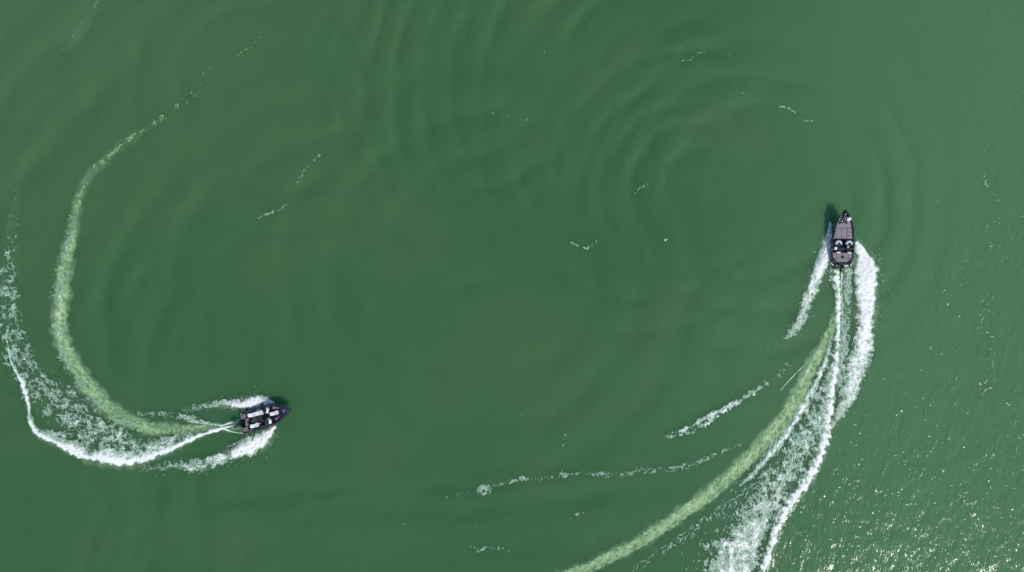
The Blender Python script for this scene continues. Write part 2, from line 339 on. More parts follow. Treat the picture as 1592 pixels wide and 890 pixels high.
for pts, hh in ((L_CREST[:14], .06), (R_CREST, .06), (R_STB2, .12), (R_PORT2, .08), (L_STB, .10), (L_PORT, .08), (OLD1, .06)):
    r = Rib(pts, 4.5); v = HAD[r.sl]; np.maximum(v, hh * np.exp(-(r.u * .5) ** 2) * r.k, out=v)
for pts, hh in ((R_PROP, -.03), (L_PROP, -.03)):
    r = Rib(pts, 2.4); HAD[r.sl] += hh * np.exp(-(r.u * .8) ** 2) * r.k
W2 = waves(XX, YY).astype(np.float32)
def double(z, n, ax):
    z = np.moveaxis(z, ax, 0); o = np.repeat(z, 2, 0)[:n].copy(); k = len(o[1::2])
    nx2 = np.concatenate([z[1:], z[-1:]])[:k]; o[1::2] = .5 * (z[:k] + nx2); return np.moveaxis(o, 0, ax)
WATER = double(double(W2, NY, 0), NX, 1) + HAD

# ------------------------------------------------------------------ water
def axis(lo, hi, step, far):
    a = np.arange(lo, hi + step * .5, step); e = []; d = step; x = hi
    while x < far: d *= 1.32; x += d; e.append(x)
    e = np.array(e); return np.concatenate([(lo + hi - e)[::-1], a, e])
ax = axis(-60.5, 60.5, .155, 4000); ay = axis(-35.5, 35.5, .155, 4000)
AX, AY = np.meshgrid(ax, ay); qx = (AX * PX + 796); qy = (445 - AY * PX)
def samp(G, x, y):
    fx = np.clip((x + MG) / ST, 0, NX - 1.001); fy = np.clip((y + MG) / ST, 0, NY - 1.001)
    i = fx.astype(int); j = fy.astype(int); u = fx - i; v = fy - j
    return (G[j, i] * (1 - u) + G[j, i + 1] * u) * (1 - v) + (G[j + 1, i] * (1 - u) + G[j + 1, i + 1] * u) * v
inside = (np.abs(AX) < 60.6) & (np.abs(AY) < 35.6)
hz = np.where(inside, samp(WATER, qx, qy), 0.0)
edge = np.clip(np.minimum(60.5 - np.abs(AX), 35.5 - np.abs(AY)) / 1.2, 0, 1); hz = hz * edge
ae = np.where(inside, samp(AER, qx, qy), 0.0) * edge
ny_, nx_ = AX.shape
V = np.stack([AX, AY, hz], 2).reshape(-1, 3).astype(np.float32)
b = (np.arange(ny_ - 1)[:, None] * nx_ + np.arange(nx_ - 1)[None, :]).ravel()
Q = np.stack([b, b + 1, b + nx_ + 1, b + nx_], 1).astype(np.int32)
me = bpy.data.meshes.new('water'); me.vertices.add(len(V)); me.vertices.foreach_set('co', V.ravel())
me.loops.add(Q.size); me.loops.foreach_set('vertex_index', Q.ravel())
me.polygons.add(len(Q)); me.polygons.foreach_set('loop_start', (np.arange(len(Q)) * 4).astype(np.int32))
me.polygons.foreach_set('use_smooth', np.ones(len(Q), bool))
me.attributes.new('aeration', 'FLOAT', 'POINT').data.foreach_set('value', ae.ravel().astype(np.float32))
me.update(calc_edges=True)
water = bpy.data.objects.new('water', me); C.objects.link(water)
water['kind'] = 'structure'; water['label'] = 'murky green lake water with faint ripples and swells'

m = mat('green_water', (.04, .12, .055), .085, ior=1.33); M['water'] = m
B = m.node_tree.nodes['Principled BSDF']
geo = nd(m, 'ShaderNodeNewGeometry')
def wnoise(scale, detail=2, vec=None, rough=.5):
    n = nd(m, 'ShaderNodeTexNoise'); n.inputs['Scale'].default_value = scale; n.inputs['Detail'].default_value = detail
    n.inputs['Roughness'].default_value = rough
    ln(m, vec or geo.outputs['Position'], n.inputs['Vector']); return n.outputs[0]
def rampf(x, a, b_):
    n = nd(m, 'ShaderNodeMapRange', interpolation_type='SMOOTHSTEP'); n.inputs[1].default_value = a; n.inputs[2].default_value = b_
    ln(m, x, n.inputs[0]); return n.outputs[0]
def mixc(f, a, c):
    n = nd(m, 'ShaderNodeMix', data_type='RGBA'); 
    if isinstance(a, tuple): n.inputs[6].default_value = (*a, 1)
    else: ln(m, a, n.inputs[6])
    if isinstance(c, tuple): n.inputs[7].default_value = (*c, 1)
    else: ln(m, c, n.inputs[7])
    ln(m, f, n.inputs[0]); return n.outputs[2]
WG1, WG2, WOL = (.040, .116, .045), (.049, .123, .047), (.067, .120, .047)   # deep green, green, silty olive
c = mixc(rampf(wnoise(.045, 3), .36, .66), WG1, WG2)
# paler colour: painted sky reflection on the sunward right, silt towards the upper left
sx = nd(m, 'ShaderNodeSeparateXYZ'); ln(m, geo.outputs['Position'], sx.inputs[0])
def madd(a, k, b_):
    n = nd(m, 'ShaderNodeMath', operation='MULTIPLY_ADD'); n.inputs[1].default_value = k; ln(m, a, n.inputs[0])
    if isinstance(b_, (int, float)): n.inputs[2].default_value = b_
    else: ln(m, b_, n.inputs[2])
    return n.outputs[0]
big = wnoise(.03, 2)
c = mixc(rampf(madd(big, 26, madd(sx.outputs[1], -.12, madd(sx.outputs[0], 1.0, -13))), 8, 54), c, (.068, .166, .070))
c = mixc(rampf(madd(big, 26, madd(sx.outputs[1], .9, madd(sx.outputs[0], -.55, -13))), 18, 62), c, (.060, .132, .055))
fo = nd(m, 'ShaderNodeMath', operation='MULTIPLY'); fo.inputs[1].default_value = .28
ln(m, rampf(wnoise(.085, 3), .54, .78), fo.inputs[0])
c = mixc(fo.outputs[0], c, WOL)
at = nd(m, 'ShaderNodeAttribute', attribute_name='aeration')
an = nd(m, 'ShaderNodeMath', operation='MULTIPLY')
ln(m, at.outputs['Fac'], an.inputs[0]); ln(m, rampf(wnoise(2.2, 4), .05, .6), an.inputs[1])
c = mixc(an.outputs[0], c, (.36, .56, .33))
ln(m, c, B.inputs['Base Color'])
B.inputs['Subsurface Weight'].default_value = .85
B.subsurface_method = 'BURLEY'
B.inputs['Subsurface Radius'].default_value = (.5, 1.0, .7); B.inputs['Subsurface Scale'].default_value = 2.2
# fine ripples
mp = nd(m, 'ShaderNodeMapping'); mp.inputs['Rotation'].default_value = (0, 0, R(24)); mp.inputs['Scale'].default_value = (1.0, .36, 1)
ln(m, geo.outputs['Position'], mp.inputs['Vector'])
n1 = wnoise(1.6, 4, mp.outputs[0], .55); n2 = wnoise(4.5, 3, mp.outputs[0], .55)
# calm water behind the wakes, rougher towards the open lower right side
sx = nd(m, 'ShaderNodeSeparateXYZ'); ln(m, geo.outputs['Position'], sx.inputs[0])
k1 = nd(m, 'ShaderNodeMath', operation='MULTIPLY_ADD'); k1.inputs[1].default_value = -.6; ln(m, sx.outputs[1], k1.inputs[0]); ln(m, sx.outputs[0], k1.inputs[2])
calm = nd(m, 'ShaderNodeMapRange'); calm.inputs[1].default_value = 15; calm.inputs[2].default_value = 62; calm.inputs[3].default_value = .30; calm.inputs[4].default_value = .8
ln(m, k1.outputs[0], calm.inputs[0])
bp = nd(m, 'ShaderNodeBump'); bp.inputs['Distance'].default_value = .12; ln(m, n1, bp.inputs['Height']); ln(m, calm.outputs[0], bp.inputs['Strength'])
pk = rampf(wnoise(.9, 3, mp.outputs[0], .6), .44, .70)
pm = nd(m, 'ShaderNodeMath', operation='MULTIPLY'); ln(m, pk, pm.inputs[0]); ln(m, calm.outputs[0], pm.inputs[1])
bp2 = nd(m, 'ShaderNodeBump'); bp2.inputs['Distance'].default_value = .05; ln(m, n2, bp2.inputs['Height']); ln(m, pm.outputs[0], bp2.inputs['Strength']); ln(m, bp.outputs[0], bp2.inputs['Normal'])
# short sharp crests, in patches
def crest_lines(scale, wdt):
    n = wnoise(scale, 2, mp.outputs[0], .45)
    d_ = nd(m, 'ShaderNodeMath', operation='SUBTRACT'); d_.inputs[1].default_value = .5; ln(m, n, d_.inputs[0])
    a_ = nd(m, 'ShaderNodeMath', operation='ABSOLUTE'); ln(m, d_.outputs[0], a_.inputs[0])
    return rampf(a_.outputs[0], wdt, 0.0)
pc = nd(m, 'ShaderNodeMath', operation='MULTIPLY'); ln(m, crest_lines(.62, .040), pc.inputs[0]); ln(m, rampf(wnoise(.55, 3, None, .6), .46, .66), pc.inputs[1])
pd = nd(m, 'ShaderNodeMath', operation='MULTIPLY'); ln(m, crest_lines(1.15, .05), pd.inputs[0]); ln(m, rampf(wnoise(.8, 3, None, .6), .50, .68), pd.inputs[1])
pe = nd(m, 'ShaderNodeMath', operation='MULTIPLY_ADD'); pe.inputs[1].default_value = .7; ln(m, pd.outputs[0], pe.inputs[0]); ln(m, pc.outputs[0], pe.inputs[2])
far_ = nd(m, 'ShaderNodeMapRange'); far_.inputs[1].default_value = 28; far_.inputs[2].default_value = 52; far_.inputs[3].default_value = .04; far_.inputs[4].default_value = 1.0
ln(m, k1.outputs[0], far_.inputs[0])
bp3 = nd(m, 'ShaderNodeBump'); bp3.inputs['Distance'].default_value = .042; ln(m, pe.outputs[0], bp3.inputs['Height']); ln(m, far_.outputs[0], bp3.inputs['Strength']); ln(m, bp2.outputs[0], bp3.inputs['Normal'])
ln(m, bp3.outputs[0], B.inputs['Normal'])
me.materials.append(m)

# foam: thin bubble film is green, thick foam is white
def foam_mat(name, lo, mid, hi, bump, thin=0.0):
    m = mat(name, (.8, .8, .8), .7); M[name] = m
    B = m.node_tree.nodes['Principled BSDF']
    at = nd(m, 'ShaderNodeAttribute', attribute_name='bubbles')
    rp = nd(m, 'ShaderNodeValToRGB'); e = rp.color_ramp.elements
    e[0].position = .10; e[0].color = (*lo, 1); e[1].position = .85; e[1].color = (*hi, 1)
    x = e.new(.42); x.color = (*mid, 1)
    ln(m, at.outputs['Fac'], rp.inputs[0])
    geo = nd(m, 'ShaderNodeNewGeometry')
    fn = nd(m, 'ShaderNodeTexNoise'); fn.inputs['Scale'].default_value = 5.0; fn.inputs['Detail'].default_value = 4; ln(m, geo.outputs['Position'], fn.inputs['Vector'])
    ln(m, rp.outputs[0], B.inputs['Base Color'])
    bp = nd(m, 'ShaderNodeBump'); bp.inputs['Distance'].default_value = .06; bp.inputs['Strength'].default_value = bump
    ln(m, fn.outputs[0], bp.inputs['Height']); ln(m, bp.outputs[0], B.inputs['Normal'])
    if thin:            # bubble film lets part of the light through to the water
        tr = nd(m, 'ShaderNodeBsdfTranslucent'); ln(m, rp.outputs[0], tr.inputs['Color'])
        mx = nd(m, 'ShaderNodeMixShader'); mx.inputs[0].default_value = thin
        out = [n for n in m.node_tree.nodes if n.type == 'OUTPUT_MATERIAL'][0]
        ln(m, B.outputs[0], mx.inputs[1]); ln(m, tr.outputs[0], mx.inputs[2]); ln(m, mx.outputs[0], out.inputs['Surface'])
foam_mat('foam', (.075, .19, .10), (.34, .47, .35), (.90, .90, .88), .25)
foam_mat('wash', (.15, .32, .115), (.42, .62, .31), (.82, .90, .73), .2, .3)

# ------------------------------------------------------------------ foam bodies
f = Foam()
f.crest([(p[0], p[1], p[2] * 1.05, p[3] * 1.35, p[4]) for p in L_CREST], 1, .75, .10, 1.55, .8)
f.lacy([(p[0], p[1], p[2] * 1.1, p[3] * 1.15, p[4] + .1) for p in L_LACE], 2, 8.5, 1.3, .7, .05, use_st=True, clump=.4, film=.4)
f.lacy([(p[0], p[1], p[2] * .6, p[3] * 2.6, p[4] * .8) for p in L_CREST[3:14]], 3, 7, 1.0, .9, .08, use_st=True)
f.lacy([(p[0] - 3, p[1] + 3, p[2] * 1.5, p[3] * .5, .5) for p in L_PROP[5:17]], 9, 6.5, 1.3, .8, .04, use_st=True, clump=.5)
f.lacy(L_WEDGE, 4, 6.5, 2.2, -.6, .08, use_st=True)
f.crest([(375,652,1,1.2,.55),(360,657,1.4,1.6,.75),(345,662,2,2,1)], 5, .35, .1)
f.crest([(384,674,1,1,.5),(364,672,1.5,1.5,.75),(346,667,2.5,2.5,1),(330,670,3,3,1)], 6, .35, .12)
f.crest([(365,662,1.2,1.2,.8),(352,664,2.4,2,.95),(338,667,2,2,1)], 7, .35, .1)
f.crest([(404,677,1,1,.3),(388,681,1.2,1.2,.6),(372,687,1.2,1.2,.5),(352,695,1,1,.35)], 8, .4, .08)
f.build('wake_foam', 'curling white wake foam trailing left from the boat with white seats', 'wake foam', 'wake foam behind the boats')

f = Foam()
f.wash([(p[0], p[1], p[2], p[3], k) for p, k in zip(L_PROP, [.6,.6,.62,.62,.62,.66,.7,.75,.8,.85,.95,1,.98,.9,.74,.56,.44,.36,.28,.22,.18,.14,.1])], 12, 1.0)
f.lacy([(p[0], p[1], p[2] * .9, p[3] * .8, k) for p, k in zip(L_PROP[9:], [.3,.4,.5,.52,.52,.52,.5,.5,.52,.5,.5,.5,.48,.46])] + [(280,162,9,9,.46),(303,145,8,8,.42),(320,111,7,7,.32),(345,97,6,6,.28),(371,84,9,9,.42),(408,62,7,7,.3)], 16, 7.0, 1.2, .7, .03, use_st=True, clump=.6, film=.35)
f.crest([(p[0] - 5, p[1] + 6, 3, 5, .34) for p in L_PROP[4:13]], 14, .8, .04, .9, .9)
f.build('propeller_wash', 'pale green curved propeller wash behind the boat with white seats, reaching the upper left', 'propeller wash', 'propeller wash behind the boats', lift=.012, m='wash')

f = Foam()
f.crest(L_STB, 21, .42, .26, 1.9, .6); f.lacy(L_STB2, 22, 6.5, 1.3, .6, .10, use_st=True, base=.12)
f.build('bow_spray', 'white spray thrown out below the boat with white seats', 'spray', 'spray beside the hulls', drops=[(L_STB, 500, .75, .7, .035), (L_STB2, 160, .7, .3, .030)])
f = Foam()
f.crest(L_PORT, 31, .42, .24, 1.8, -.6); f.lacy(L_PORT2, 32, 6.0, 1.3, -.6, .10, use_st=True, base=.12)
f.build('bow_spray', 'bluish white spray in the shade above the boat with white seats', 'spray', 'spray beside the hulls', drops=[(L_PORT, 400, .75, .7, .035), (L_PORT2, 160, .7, .3, .030)])

f = Foam()
f.crest([(p[0], p[1], p[2] * 1.25, p[3] * 1.6, p[4]) for p in R_CREST], 41, .95, .08, 1.35, .6)
f.lacy([(p[0], p[1], p[2] * 1.15, p[3] * 1.2, min(1, p[4] + .08)) for p in R_LACE], 42, 9.0, 1.0, .5, .08, use_st=True, clump=.4, film=.42)
f.lacy([(p[0], p[1], p[2] * .5, p[3] * 3.2, .72) for p in R_CREST[7:]], 53, 8.0, 1.0, .8, .08, use_st=True, clump=.5)
f.lacy([(p[0], p[1], p[2], p[3] * .9, p[4] - .15) for p in R_LACE[-5:]], 52, 14.0, 1.0, .5, .14, base=.12, clump=.9, solid_core=.25)
f.lacy([(p[0] - 8, p[1] - 2, p[2] * .8, p[3] * 1.9, p[4] * .62) for p in R_LACE[3:]], 56, 8.0, 1.2, .8, .05, use_st=True, clump=.55, film=.35)
f.lacy([(p[0], p[1], p[2] * 2, p[3] * 2, p[4] * .8) for p in R_LINE], 57, 6.0, 1.3, .8, .05, use_st=True, film=.4)
f.crest(R_LINE, 43, .75, .10, 1.1, .8)
f.lacy(R_IN, 44, 6.5, 1.8, .6, .06, use_st=True, base=.1, film=.55)
f.lacy([(1302,455,5,5,.5),(1306,520,8,8,.55),(1300,580,8,10,.5),(1290,630,8,14,.5),(1278,668,8,18,.5)], 54, 7.0, 1.6, .7, .06, use_st=True, film=.5)
f.crest([(1309,426,1.5,2,.6),(1308,450,2,2,.5),(1310,500,1.5,2,.4),(1309,560,1.5,2,.35)], 55, .7, .05)
f.lacy([(1320,418,8,8,.6),(1320,440,8,8,.55),(1318,470,6,6,.4)], 45, 5.0, 2.4, 0, .05, use_st=True, base=.1)
f.lacy(R_THIN, 46, 8.0, 1.6, .8, .05, use_st=True)
f.build('wake_foam', 'long white wake foam running down from the boat with grey decks', 'wake foam', 'wake foam behind the boats')
f = Foam()
f.wash([(p[0], p[1], p[2] * 1.1, p[3], k) for p, k in zip(R_PROP, [.6,.65,.7,.75,.8,.85,.9,.9,.85,.8,.72,.66,.6,.56,.52,.48,.4])], 47, 1.0, .9)
f.lacy([(p[0], p[1], p[2] * .9, p[3] * .95, .62) for p in R_PROP[9:]], 49, 6.5, 1.3, .9, .04, use_st=True, film=.45, clump=.3)
f.crest([(p[0] + 5, p[1] + 7, 3, 5, .34) for p in R_PROP[2:15]], 48, .85, .04, .9, .9)
f.build('propeller_wash', 'pale yellow green propeller wash curving down left from the boat with grey decks', 'propeller wash', 'propeller wash behind the boats', lift=.012, m='wash')
f = Foam()
f.crest(R_STB, 61, .45, .15, 2.6, .5); f.lacy(R_STB2, 62, 6.5, 1.2, .6, .10, use_st=True, base=.22, solid_core=.62, film=.5, clump=.3)
f.build('bow_spray', 'broad white spray right of the boat with grey decks', 'spray', 'spray beside the hulls', drops=[(R_STB, 700, .7, .8, .035), (R_STB2, 350, .75, .35, .030)])
f = Foam()
f.crest(R_PORT, 71, .42, .24, 1.7, -.6); f.lacy(R_PORT2, 72, 6.0, 1.2, -.8, .12, use_st=True, base=.2, solid_core=.35)
f.build('bow_spray', 'narrow white spray left of the boat with grey decks, partly in its shade', 'spray', 'spray beside the hulls', drops=[(R_PORT, 450, .8, .7, .035), (R_PORT2, 300, .75, .3, .030)])

f = Foam()
f.lacy([(p[0], p[1], p[2] * 1.5, p[3] * 1.2, p[4]) for p in OLD1], 81, 5.5, 1.2, .6, .06, use_st=True, base=.16, clump=.7, spot=-.35)
f.crest([(1250,568,1,1,.5),(1234,584,1,1,.8),(1215,605,1,1,.5)], 82, .4, .06)
f.crest([(p[0], p[1], 2, 3, p[4] * .62) for p in OLD1[2:9]], 83, 1.1, .06, 1.0)
f.build('foam_line', 'broken foam line left of the long wake, below the middle', 'foam', 'loose foam on the water')
f = Foam()
LINE2 = [(690,772,3,3,.3),(725,767,2,3,.35),(752,762,3,3,.6),(785,751,2,2,.55),(812,746,3,3,.75),(842,744,2,2,.6),(875,740,3,3,.75),(915,737,3,3,.5),(960,738,4,4,.55),(1000,733,3,3,.5),(1047,729,4,4,.58),(1080,721,3,3,.6),(1108,709,3,3,.7),(1130,698,2,3,.5),(1165,686,2,2,.35),(1190,676,2,2,.2)]
f.lacy([(q[0], q[1], q[2] * 1.4 + .5, q[3] * 1.6 + .5, q[4] * .85) for q in LINE2], 97, 5.0, 1.5, .6, .03, use_st=True, base=.08, spot=-.12, film=.5, clump=.5)
f.build('foam_line', 'thin broken foam crest running through the three foam patches towards the pale wash', 'foam', 'loose foam on the water', thr=.12)
for i, (x, y, r_, lab) in enumerate(((752,762,15,'round lacy foam patch, leftmost of the three patches in a row'), (812,744,7,'foam patch in the middle of the three patches in a row'), (876,738,8,'foam patch at the right end of the three patches in a row'))):
    f = Foam(); f.blob(x, y, r_, 90 + i)
    f.build('foam_patch', lab, 'foam', 'round foam patches')

# faint old streaks and flecks all over the water
f = Foam()
FAINT = [
 [(152,0,3,3,.5),(144,14,3,3,.4)], [(116,50,2,2,.55),(108,62,2,2,.5)], [(99,72,1.2,1.2,.6),(96,80,1.2,1.2,.5)],
 [(500,240,2,2,.6),(482,256,3,3,.35),(468,275,5,5,.6),(462,285,3,3,.4)], [(446,318,1.5,1.5,.6),(432,328,2,2,.8),(414,334,2,2,.75),(400,340,2,2,.4)],
 [(318,245,5,4,.35),(345,232,4,3,.25),(365,215,3,3,.15)], [(560,343,1.5,1.5,.3),(590,350,1.5,1.5,.30)],
 [(760,178,3,3,.3),(790,181,2,2,.35),(822,186,3,3,.35)], [(705,206,1.2,1.2,.3),(735,210,1.2,1.2,.30)],
 [(835,92,1.5,1.5,.3),(858,70,3,3,.35),(900,40,5,4,.3),(950,34,4,3,.15)],
 [(1055,96,2,2,.5),(1068,94,3,3,.65),(1090,83,4,3,.5),(1100,80,2,2,.4)], [(1122,84,2,2,.3),(1138,84,2,2,.4)],
 [(1050,150,2,2,.2),(1090,138,3,3,.3)], [(1140,130,4,4,.3),(1160,148,2,2,.4),(1182,156,2,2,.3)],
 [(1212,166,2,2,.55),(1235,172,3,3,.55),(1250,186,3,3,.55),(1275,189,3,3,.5)],
 [(988,300,1.2,1.2,.65),(1000,290,1.5,1.5,.55),(1025,278,4,3,.3),(1040,255,3,3,.2)], [(922,348,3,3,.3),(942,338,3,3,.25)],
 [(888,377,1,1,.8),(900,383,1.5,1.5,.8),(912,386,2,2,.7),(922,380,1.5,1.5,.4),(929,375,1.2,1.2,.6)],
 [(1034,374,1.5,1.5,.9),(1039,368,1.5,1.5,.9)],
 [(1528,14,2,2,.5),(1555,16,2,2,.4),(1592,24,2,2,.5)], [(1384,28,2,2,.4),(1408,37,2,2,.4)], [(1420,236,2,2,.3),(1416,262,2,2,.3)],
 [(1522,228,2,2,.35),(1540,242,2,2,.4)], [(1533,268,2,2,.5),(1532,284,4,4,.6),(1545,300,2,2,.4),(1552,314,2,2,.3)],
 [(1418,255,1.5,1.5,.3),(1412,275,1.5,1.5,.25)], [(1458,333,2,2,.22),(1475,318,2,2,.25)],
 [(870,700,1,1,.3),(876,688,2,2,.65),(880,672,2,2,.6)], [(778,640,2,2,.5),(786,633,2,2,.5)], [(806,645,4,4,.35),(816,642,3,3,.4)],
 [(1010,685,3,3,.35),(1016,676,2,2,.5)], [(892,738,3,3,.4),(915,735,4,4,.4),(955,738,5,5,.5),(985,738,4,4,.4)], [(770,756,1.5,1.5,.35),(800,748,1.5,1.5,.45),(840,744,2,2,.5),(862,741,2,2,.30)],
 [(1047,730,4,4,.45),(1060,724,4,4,.5),(1085,720,3,3,.6),(1108,710,3,3,.7),(1130,698,2,2,.4),(1165,686,2,2,.25)],
 [(980,740,3,3,.5),(992,728,3,3,.5),(1012,728,2,2,.5)], [(886,805,3,3,.4),(900,798,3,3,.55),(915,797,2,2,.4)],
 [(728,848,3,3,.5),(745,855,4,4,.55),(770,852,3,3,.5),(793,858,3,3,.5)], [(738,820,3,3,.35),(745,815,3,3,.35)], [(660,772,5,5,.25),(685,770,4,4,.2)],
 [(1000,775,2,2,.4),(1002,760,2,2,.3)], [(840,812,5,5,.2),(862,806,4,4,.2)], [(30,280,3,3,.25),(22,296,3,3,.3)], [(96,150,2,2,.3),(90,170,2,2,.3)],
 [(625,825,1.5,1.5,.25),(632,805,1.5,1.5,.2)], [(500,812,2,2,.25),(535,815,2,2,.2)], [(460,195,6,6,.18),(490,240,5,5,.2)],
]
for i, p in enumerate(FAINT): f.lacy([(q[0], q[1], q[2] * 1.15 + .4, q[3] * 1.15 + .4, q[4] * .8) for q in p], 100 + i, 4.2, 1.5, .5, .02, use_st=True, base=.05, spot=-.05, film=.35)
# pale ripple crests on the open right side: thin foam and painted sky reflection
j0, i0 = 0, int((1180 + MG) / ST); Xs, Ys = np.meshgrid(gx[i0:], gy)
ca, sa = math.cos(R(24)), math.sin(R(24))
pw = Xs * ca + Ys * sa + 5 * fbm(Xs / 60, Ys / 60, 2, 501); qw = -Xs * sa + Ys * ca
mk_ = sst(0, 240, (Xs - 1330) * .95 + (Ys - 380) * .32) * sst(-.02, .32, fbm(Xs / 40, Ys / 60, 3, 505) + .35 * gn(pw / 14, qw / 22, 506)) 
rl = np.clip(1 - np.abs(gn(pw / 13, qw / 75, 507)) / .055, 0, 1) + .8 * np.clip(1 - np.abs(gn(pw / 8, qw / 45, 508)) / .06, 0, 1) * (gn(Xs / 30, Ys / 30, 509) > .05)
dd = np.clip(rl * mk_ * (.22 + .75 * fbm(Xs / 5, Ys / 5, 2, 510)), 0, .5)
v = f.D[:, i0:]; np.maximum(v, dd, out=v)
f.build('foam_and_shine', 'faint broken streaks and flecks of old foam, plus painted sky shine on ripple crests, across the green water', 'foam', 'loose foam on the water', thr=.12)

# ------------------------------------------------------------------ boats
def mk(name, V, F, m, parent=None, bevel=0.0, smooth=False):
    me = bpy.data.meshes.new(name); me.from_pydata([tuple(v) for v in V], [], F)
    b = bmesh.new(); b.from_mesh(me); bmesh.ops.recalc_face_normals(b, faces=b.faces)
    if bevel:
        es = [e for e in b.edges if len(e.link_faces) == 2 and e.calc_face_angle(0) > .5]
        bmesh.ops.bevel(b, geom=es, offset=bevel, segments=2, profile=.6, affect='EDGES', clamp_overlap=True)
    b.to_mesh(me); b.free()
    if smooth: me.polygons.foreach_set('use_smooth', [True] * len(me.polygons))
    me.materials.append(m if not isinstance(m, str) else M[m])
    o = bpy.data.objects.new(name, me); C.objects.link(o)
    if parent: o.parent = parent
    return o
def prism(poly, z0, z1, top=1.0, shift=(0, 0)):
    n = len(poly); cx = sum(p[0] for p in poly) / n; cy = sum(p[1] for p in poly) / n
    V = [(x, y, z0) for x, y in poly] + [(cx + (x - cx) * top + shift[0], cy + (y - cy) * top + shift[1], z1) for x, y in poly]
    F = [tuple(range(n))[::-1], tuple(range(n, 2 * n))] + [(i, (i + 1) % n, n + (i + 1) % n, n + i) for i in range(n)]
    return V, F
def rect(x0, x1, y0, y1): return [(x0, y0), (x1, y0), (x1, y1), (x0, y1)]
def rrect(x0, x1, y0, y1, r, n=4):
    P = []
    for cx, cy, a in ((x1 - r, y1 - r, 0), (x0 + r, y1 - r, 90), (x0 + r, y0 + r, 180), (x1 - r, y0 + r, 270)):
        for k in range(n + 1):
            t = R(a + 90 * k / n); P.append((cx + r * math.cos(t), cy + r * math.sin(t)))
    return P
def circ(cx, cy, r, n=14, sx=1.0): return [(cx + r * sx * math.cos(6.2832 * k / n), cy + r * math.sin(6.2832 * k / n)) for k in range(n)]
def add(VF, WF):
    V, F = VF; V2, F2 = WF; n = len(V); return V + list(V2), F + [tuple(i + n for i in f_) for f_ in F2]
def tube(pts, r, n=8):
    V, F = [], []
    for i, p in enumerate(pts):
        p = Vector(p); a = Vector(pts[max(0, i - 1)]); c = Vector(pts[min(len(pts) - 1, i + 1)]); t = (c - a).normalized()
        u = t.cross(Vector((0, 0, 1)))
        if u.length < .01: u = Vector((1, 0, 0))
        u.normalize(); v = t.cross(u)
        rr = r[i] if isinstance(r, (list, tuple)) else r
        for k in range(n):
            g = 6.2832 * k / n; V.append(tuple(p + u * math.cos(g) * rr + v * math.sin(g) * rr))
        if i:
            for k in range(n): F.append(((i - 1) * n + k, (i - 1) * n + (k + 1) % n, i * n + (k + 1) % n, i * n + k))
    F.append(tuple(range(n))[::-1]); F.append(tuple(range((len(pts) - 1) * n, len(pts) * n))); return V, F
def interp(tab, f_): return float(np.interp(f_, [t[0] for t in tab], [t[1] for t in tab]))

